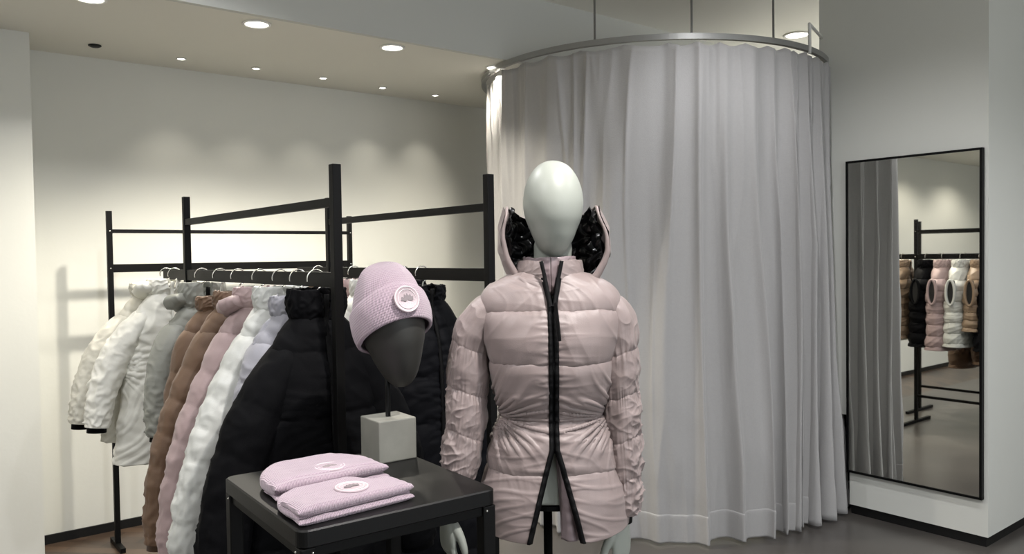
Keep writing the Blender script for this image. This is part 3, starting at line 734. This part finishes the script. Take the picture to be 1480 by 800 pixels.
# collar
co = collar_ring('collar', .0, .0, 1.462, 1.536, .084, .082, .078, .080, .004, M['pink'], coat, CZ, gap0=.010, gap1=.024, puff=.005, wr=.0009, seed=5, nu=260, nv=60, thick=.014)
ci = collar_ring('collar_facing', .0, .006, 1.45, 1.545, .064, .066, .062, .064, .004, M['pinkin'], coat, CZ, gap0=.0, gap1=.001, puff=.004, wr=.002, seed=6, nu=120, nv=30, thick=.004)
# zip tapes up the collar opening
for sx in (-1, 1):
    xt = [.004, .010, .016, .0255]; zt_ = [1.425, 1.455, 1.49, 1.535]; yt = [-.125, -.112, -.098, -.092]
    P, _, _ = tube_P([(sx*a_, b_, c_-CZ) for a_, b_, c_ in zip(xt, yt, zt_)], [(.003, .005)]*4, 10, nsub=20)
    grid('collar_zip', P, M['zip'], coat, closed=True, cap='ab')
# hanging zip pull
a_ = at_y(803, 437, MD-.15); b_ = at_y(809, 493, MD-.16)
bar('zip_pull', (a_.x-MX, -.142, a_.z-CZ), (b_.x-MX, -.158, b_.z-CZ), .004, .011, M['zip'], coat, bevel=.0015)
# inner facing flap in the front vent
v = np.linspace(0, 1, 40)[:, None]; u = np.linspace(0, 1, 12)[None, :]
zf = 1.05-(1.05-.855)*v; X = (.000+.012*v) + (.010+.030*v)*u; Y = -.108-.018*v + .012*np.sin(u*PI*1.5+v*2) + .004*perlin(u*3, v*9, 2)
P = np.stack(np.broadcast_arrays(X+.004, Y, zf-CZ), -1)
fo = grid('inner_facing', P, M['pinkin'], coat); md = fo.modifiers.new('thickness', 'SOLIDIFY'); md.thickness = .005
# hood: worn down behind the head, open to the front; outer pink shell, glossy black quilted lining
def hood_surface(off, seed, nu=260, nv=120, quilt=0, wr=.004):
    v = np.linspace(0, 1, nv)[:, None]; u = np.linspace(-1, 1, nu)[None, :]
    ang = u*PI*.57                                     # 0 = straight back; the front edges come round past the ears
    side = np.abs(u)
    rim = 1.692 - .05*(1-side**2) - .035*np.clip((side-.8)/.2, 0, 1)**2
    zz = 1.462 + (rim-1.462)*v
    wx = smooth_interp([0, .15, .45, .75, 1], [.084, .106, .128, .126, .108], v) + off
    wx = wx + np.clip(u, 0, 1)*.012*np.sin(PI*np.clip(v*1.05, 0, 1))
    wy = smooth_interp([0, .25, .6, 1], [.085, .12, .14, .12], v) + off
    X = hx*.7 + wx*np.sin(ang); Y = .015 + wy*np.cos(ang) - .02*side**3*v
    fr = np.clip((side-.70)/.30, 0, 1)**2*(1-v)**1.2
    X = X - np.where(u > 0, .010, -.024)*fr; Y = Y - .012*fr
    P = np.stack(np.broadcast_arrays(X, Y, zz), -1)
    N = normals(P); cen = P-np.array([0, .02, 1.57]); cen[..., 2] = 0; N *= np.sign((N*cen).sum(-1).mean())
    h = wr*perlin(X*16, Y*16, zz*16+seed) + wr*(ridged(X*9+u, Y*9, zz*14+seed, 2)-.3)
    if quilt:
        L = u*.3; q1_ = np.abs((((v*.24)+.02*perlin(u*3, v*3, 4))/.055) % 1-.5)*.055
        h = h - quilt*(1-np.exp(-(.0275-q1_)/.010)) + quilt*1.1*(ridged(X*26, Y*26, zz*26, 2)-.3)
    P = P+N*h[..., None]; P[..., 2] -= CZ
    return P
PO = hood_surface(.015, 3, wr=.0022); PI_ = hood_surface(-.002, 5, quilt=.009)
grid('hood', PO, M['pink'], coat)
grid('hood_lining', PI_, M['lining'], coat)
edge = [np.concatenate([Q[:, 0], Q[-1, 1:-1], Q[::-1, -1]], 0) for Q in (PO, PI_)]
mid = (edge[0]*.7+edge[1]*.3)[::3]
kk = np.ones(9)/9; mid = np.stack([np.convolve(np.pad(mid[:, i], 4, mode='edge'), kk, 'valid') for i in range(3)], 1)
hgt = np.clip((mid[:, 2]-mid[:, 2].min())/(np.ptp(mid[:, 2])), 0, 1); P, _, _ = tube_P(mid, .0115-.0075*np.clip(hgt*1.3, 0, 1), 14)
grid('hood_rim', P, M['pink'], coat, closed=True)
# round badge on the upper arm
bx_ = at_y(916, 482, MD)
bm = bmesh.new(); lathe_bm(bm, [(.0001, .004), (.024, .004), (.026, .002), (.026, 0), (.0001, 0)], 40)
bmesh.ops.rotate(bm, verts=bm.verts, matrix=Matrix.Rotation(PI/2, 3, 'Y'))
bmesh.ops.translate(bm, verts=bm.verts, vec=(bx_.x-MX+.004, 0, bx_.z-CZ)); from_bm('sleeve_badge', bm, M['zip'], coat)

# ------------------------------------------------------------------ table
TZ = 1.03
Fc, Rc, Lc = at_z(425, 775, TZ), at_z(704, 705, TZ), at_z(336, 689, TZ)
e1 = (Rc-Fc); e2 = (Lc-Fc); print('table', e1.length, e2.length, math.degrees(math.atan2(e1.y, e1.x)), math.degrees(math.atan2(e2.y, e2.x)))
ang = (math.atan2(e1.y, e1.x)+math.atan2(e2.y, e2.x)-PI/2)/2
W, L = e1.length, e2.length
ex = Vector((math.cos(ang), math.sin(ang), 0)); ey = Vector((-ex.y, ex.x, 0))
cen = (Rc+Lc)/2
tb = thing('display_table', 'tall square black metal display table with the pink beanies on top', 'table', (cen.x, cen.y, 0), ang)
def rrect(w, l, r, z, k=6):
    out = []
    for cx, cy, a0 in ((w/2-r, l/2-r, 0), (-w/2+r, l/2-r, PI/2), (-w/2+r, -l/2+r, PI), (w/2-r, -l/2+r, 3*PI/2)):
        for i in range(k+1): a = a0+i*PI/2/k; out.append((cx+r*math.cos(a), cy+r*math.sin(a), z))
    return out
bm = bmesh.new(); rings = []
for ins, z in ((.004, TZ-.036), (0, TZ-.033), (0, TZ-.003), (.003, TZ)):
    rings.append([bm.verts.new(p) for p in rrect(W-2*ins, L-2*ins, .022, z)])
for a, b in zip(rings, rings[1:]):
    for i in range(len(a)): bm.faces.new((a[i], a[(i+1) % len(a)], b[(i+1) % len(a)], b[i]))
bm.faces.new(rings[0][::-1]); bm.faces.new(rings[-1]); from_bm('top', bm, M['tabletop'], tb)
for sx in (-1, 1):
    for sy in (-1, 1):
        x, y = sx*(W/2-.019), sy*(L/2-.019)
        bm = bmesh.new(); box_bm(bm, Vector((x, y, (TZ-.036)/2)), (.032, .032, TZ-.036)); lg = from_bm('leg', bm, M['blackmetal'], tb, bevel=.003)
        for k, (dx, dy) in enumerate(((-sx*.008, sy*.0165), (sx*.0165, -sy*.008))):
            bm = bmesh.new(); bmesh.ops.create_uvsphere(bm, u_segments=10, v_segments=6, radius=.0028); bmesh.ops.translate(bm, verts=bm.verts, vec=(x+dx, y+dy, TZ-.046)); from_bm('screw', bm, M['steel'], tb, True)
for sy in (-1, 1): box('apron', (0, sy*(L/2-.019), TZ-.047), (W-.07, .02, .022), M['blackmetal'], tb)
for sx in (-1, 1): box('apron', (sx*(W/2-.019), 0, TZ-.047), (.02, L-.07, .022), M['blackmetal'], tb)

# ------------------------------------------------------------------ badge builder
def badge(parent, mtx, r=.034):
    """round stitched patch: raised disc, ring, and the small map-like mark; lies in its local xy plane facing +z"""
    def put(name, bm, m):
        bmesh.ops.transform(bm, matrix=mtx, verts=bm.verts); return from_bm(name, bm, m, parent, True)
    bm = bmesh.new(); lathe_bm(bm, [(r, -.002), (r, .0015), (r*.96, .003), (r*.90, .003), (r*.88, .002), (.0001, .002)], 48); b0 = put('badge', bm, M['badge'])
    for q, rr in ((.72, .0008), (.93, .001)):
        th_ = np.linspace(0, 2*PI, 40); P, _, _ = tube_P([(r*q*math.cos(a), r*q*math.sin(a), .0028) for a in th_], [rr]*40, 8)
        P = P @ np.array(mtx.to_3x3()).T + np.array(mtx.translation); grid('badge_ring', P, M['badgemark'], b0, closed=True)
    # small blocky mark like a polar map with an arc under it
    bm = bmesh.new()
    pts = [(-.62, -.10), (-.50, .22), (-.30, .12), (-.22, .42), (-.05, .30), (.04, .50), (.18, .28), (.36, .42), (.42, .18), (.60, .20), (.56, -.12), (.30, -.20), (.05, -.08), (-.2, -.22), (-.4, -.14)]
    f = bm.faces.new([bm.verts.new((x*r*.82, y*r*.82, .0026)) for x, y in pts])
    g_ = bmesh.ops.extrude_face_region(bm, geom=[f]); bmesh.ops.translate(bm, verts=[v for v in g_['geom'] if isinstance(v, bmesh.types.BMVert)], vec=(0, 0, .0012))
    bmesh.ops.recalc_face_normals(bm, faces=bm.faces)
    bmesh.ops.transform(bm, matrix=mtx, verts=bm.verts); from_bm('badge_map', bm, M['badgegrey'], b0)
    return b0

# ------------------------------------------------------------------ head form on stone block
blk_r = at_z(605, 668, TZ)      # right bottom corner of block
BS = .107
bc = blk_r + (-ex*BS*.5) + (ey*BS*.5)
bc = at_z(562, 660, TZ)
hf = thing('head_form_stand', 'dark grey head form on a stone block on the table, wearing a beanie', 'display head', (bc.x, bc.y, TZ), 0)
box('stone_block', (0, 0, BS/2), (BS, BS, BS), M['stone'], hf, rz=ang+.0, bevel=.003)
rodx = at_y(565, 598, bc.y)
def hl(px, py, dy=0): 
    p = at_y(px, py, bc.y+dy); return (p.x-bc.x, dy, p.z-TZ)
r0 = hl(565, 585)
tube('neck_rod', [(0, 0, BS-.01), (0, 0, BS+.05), (0, .0, hl(562, 532)[2])], .0065, M['blackmetal'], hf, n=14)
# head egg: axis from crown to chin, face pitched down and turned to the right
crown = Vector(hl(552, 386, -.02)); chin = Vector(hl(583, 561, .0))
HC = (crown+chin)/2; ax = (crown-chin); hlen = ax.length/2; ax.normalize()
fwd = Vector((.50, -1, -.1)); fwd = (fwd-ax*fwd.dot(ax)).normalized(); xax = (-fwd).cross(ax).normalized()
RH = Matrix((xax, -fwd, ax)).transposed()
HA, HB = .083, .100
P = egg((0, 0, 0), HA, HB, hlen*.97, n=72, nv=72)
P = P @ np.array(RH).T + np.array(HC)
grid('head', P, M['headform'], hf, closed=True, cap='ab')
bn = thing('beanie', 'pink rib-knit beanie with round patch, worn by the dark grey head form', 'beanie', (bc.x, bc.y, TZ+HC.z), 0)
def place(Pl):
    Q = Pl @ np.array(RH).T + np.array(HC); Q[..., 2] -= HC.z; return Q
def onhead(th, zz, off, stretch=1.0):
    zz = np.clip(zz, -.999, .9995); r = np.sqrt(1-zz**2); tap = htap(zz)
    return np.stack(np.broadcast_arrays((HA*tap*r+off*np.minimum(1, r*3))*np.cos(th), (HB*(.35+.65*tap)*r+off*np.minimum(1, r*3))*np.sin(th), hlen*zz*stretch), -1)
nu = 220
th = np.linspace(0, 2*PI, nu, endpoint=False)[None, :]; front = (-np.sin(th)+1)/2
zlow = -.46+(.20+.46)*front**1.15
v = np.linspace(0, 1, 80)[:, None]; zz = (zlow+.25)+(1-(zlow+.25))*np.sin(v*PI/2)
off = .011 + .0035*perlin(np.cos(th)*1.7+3, np.sin(th)*1.7, v*2.5)*(1-v) + .005*ridged(np.cos(th)*1.2, np.sin(th)*1.2, v*1.5+4, 2)*(1-v)
P = onhead(th, zz, off, 1.0)
P[..., 2] += .014*np.clip(zz, 0, 1)**2
uv = np.stack(np.broadcast_arrays(th*.085, v*.17), -1)
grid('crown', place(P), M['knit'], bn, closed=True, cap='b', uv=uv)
v = np.linspace(0, 1, 44)[:, None]; zz = zlow+.56*v
bul = .0175+.0035*np.sin(PI*v)**.5 - .006*(v < .02) + .002*v + .0015*perlin(np.cos(th)*2, np.sin(th)*2, v*2)
Pc = onhead(th, zz, bul, 1.0)
uv = np.stack(np.broadcast_arrays(th*.09, v*.09), -1)
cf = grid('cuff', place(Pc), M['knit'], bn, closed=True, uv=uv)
md = cf.modifiers.new('thickness', 'SOLIDIFY'); md.thickness = .009; md.offset = -1
# badge on the cuff
def badge_at(angle, vi):
    i = int(angle/(2*PI)*nu) % nu; j = int(vi*43)
    Q = place(Pc); c = Q[j, i]; du = Q[j, (i+3) % nu]-Q[j, i-3]; dv = Q[j+3, i]-Q[j-3, i]
    n_ = np.cross(du, dv); n_ /= np.linalg.norm(n_); x_ = du/np.linalg.norm(du); y_ = np.cross(n_, x_)
    mt = Matrix((x_.tolist(), y_.tolist(), n_.tolist())).transposed().to_4x4(); mt.translation = Vector((c+n_*.004).tolist()); return mt
badge(bn, badge_at(math.radians(279), .52), r=.034)

# ------------------------------------------------------------------ folded beanies
def flat_beanie(label, fl_px, fr_px, depth, seed, dz=0, zt=.022, dome=.0175):
    a = at_z(*fl_px, TZ+.012); b = at_z(*fr_px, TZ+.012); w = (b-a).length; yaw = math.atan2(b.y-a.y, b.x-a.x); c = (a+b)/2
    t = thing('beanie', label, 'beanie', (c.x, c.y, TZ+dz), yaw, 'beanies lying on the table')
    # layered slab sections: lower layer (crown body folded under) and thick cuff folded over; x along the front edge, y away from the viewer
    def layer(name, y0, y1, z0, z1, wfn, seed, r=.5, parent=t, rowzfn=None):
        ny, nk = 60, 40
        ys = np.linspace(0, 1, ny)[:, None]
        k = np.linspace(0, 2*PI, nk*4, endpoint=False)[None, :]
        # cross-section (x-z) superellipse at each y, width from outline
        yv = y0+(y1-y0)*(1-np.cos(ys*PI))/2; f = (yv-y0)/(y1-y0)
        hw = wfn(f)*w/2; ht = (z1-z0)/2*np.clip(np.minimum(f/.06, (1-f)/.14), 0.0, 1)**.5+.0003
        cx = np.cos(k); sx = np.sin(k); ex_ = .32
        X = hw*np.sign(cx)*np.abs(cx)**.30; Z = (z0+z1)/2 + ht*np.sign(sx)*np.abs(sx)**.60
        Z = Z + np.where(sx > 0, .002*perlin(X*20, yv*20, seed)+.0015*perlin(X*50, yv*50, seed), 0)
        Pp = np.stack(np.broadcast_arrays(X + .004*perlin(yv*12, 0, seed), yv + 0*X, Z), -1)
        uv = np.stack(np.broadcast_arrays(X, yv), -1)
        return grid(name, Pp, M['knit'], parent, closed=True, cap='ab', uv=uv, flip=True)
    wf_body = lambda f: np.clip(np.where(f < .35, .97, .97*np.sqrt(np.clip(1-((f-.35)/.65)**2.2, 0, 1))), .02, 1)
    wf_cuff = lambda f: 1-.05*f
    layer('crown', .01, depth, 0.0005, dome, wf_body, seed)
    layer('cuff_underside', -.004, depth*.42, .0005, .014, wf_cuff, seed+1)
    layer('cuff', -.001, depth*.50, .0165, .0165+zt*.75, wf_cuff, seed+2)
    mt = Matrix.Translation((w*.05, depth*.27, .0165+zt*.75+.001))
    badge(t, mt, r=.036)
    return t
flat_beanie('folded pink rib-knit beanie with round patch, in front on the table', (432, 754), (598, 713), .20, 3, zt=.028, dome=.026)
flat_beanie('folded pink rib-knit beanie with round patch, behind the front one near the stone block', (398, 719), (562, 684), .19, 9, zt=.030, dome=.043)

# ------------------------------------------------------------------ render settings
w_ = bpy.data.worlds.new('world'); scene.world = w_; w_.use_nodes = True
w_.node_tree.nodes['Background'].inputs[0].default_value = (.8, .85, .9, 1); w_.node_tree.nodes['Background'].inputs[1].default_value = .1
vs = scene.view_settings; vs.view_transform = 'Standard'; vs.look = 'None'; vs.exposure = .3; vs.gamma = 1
scene.cycles.max_bounces = 8; scene.cycles.diffuse_bounces = 5; scene.cycles.glossy_bounces = 4
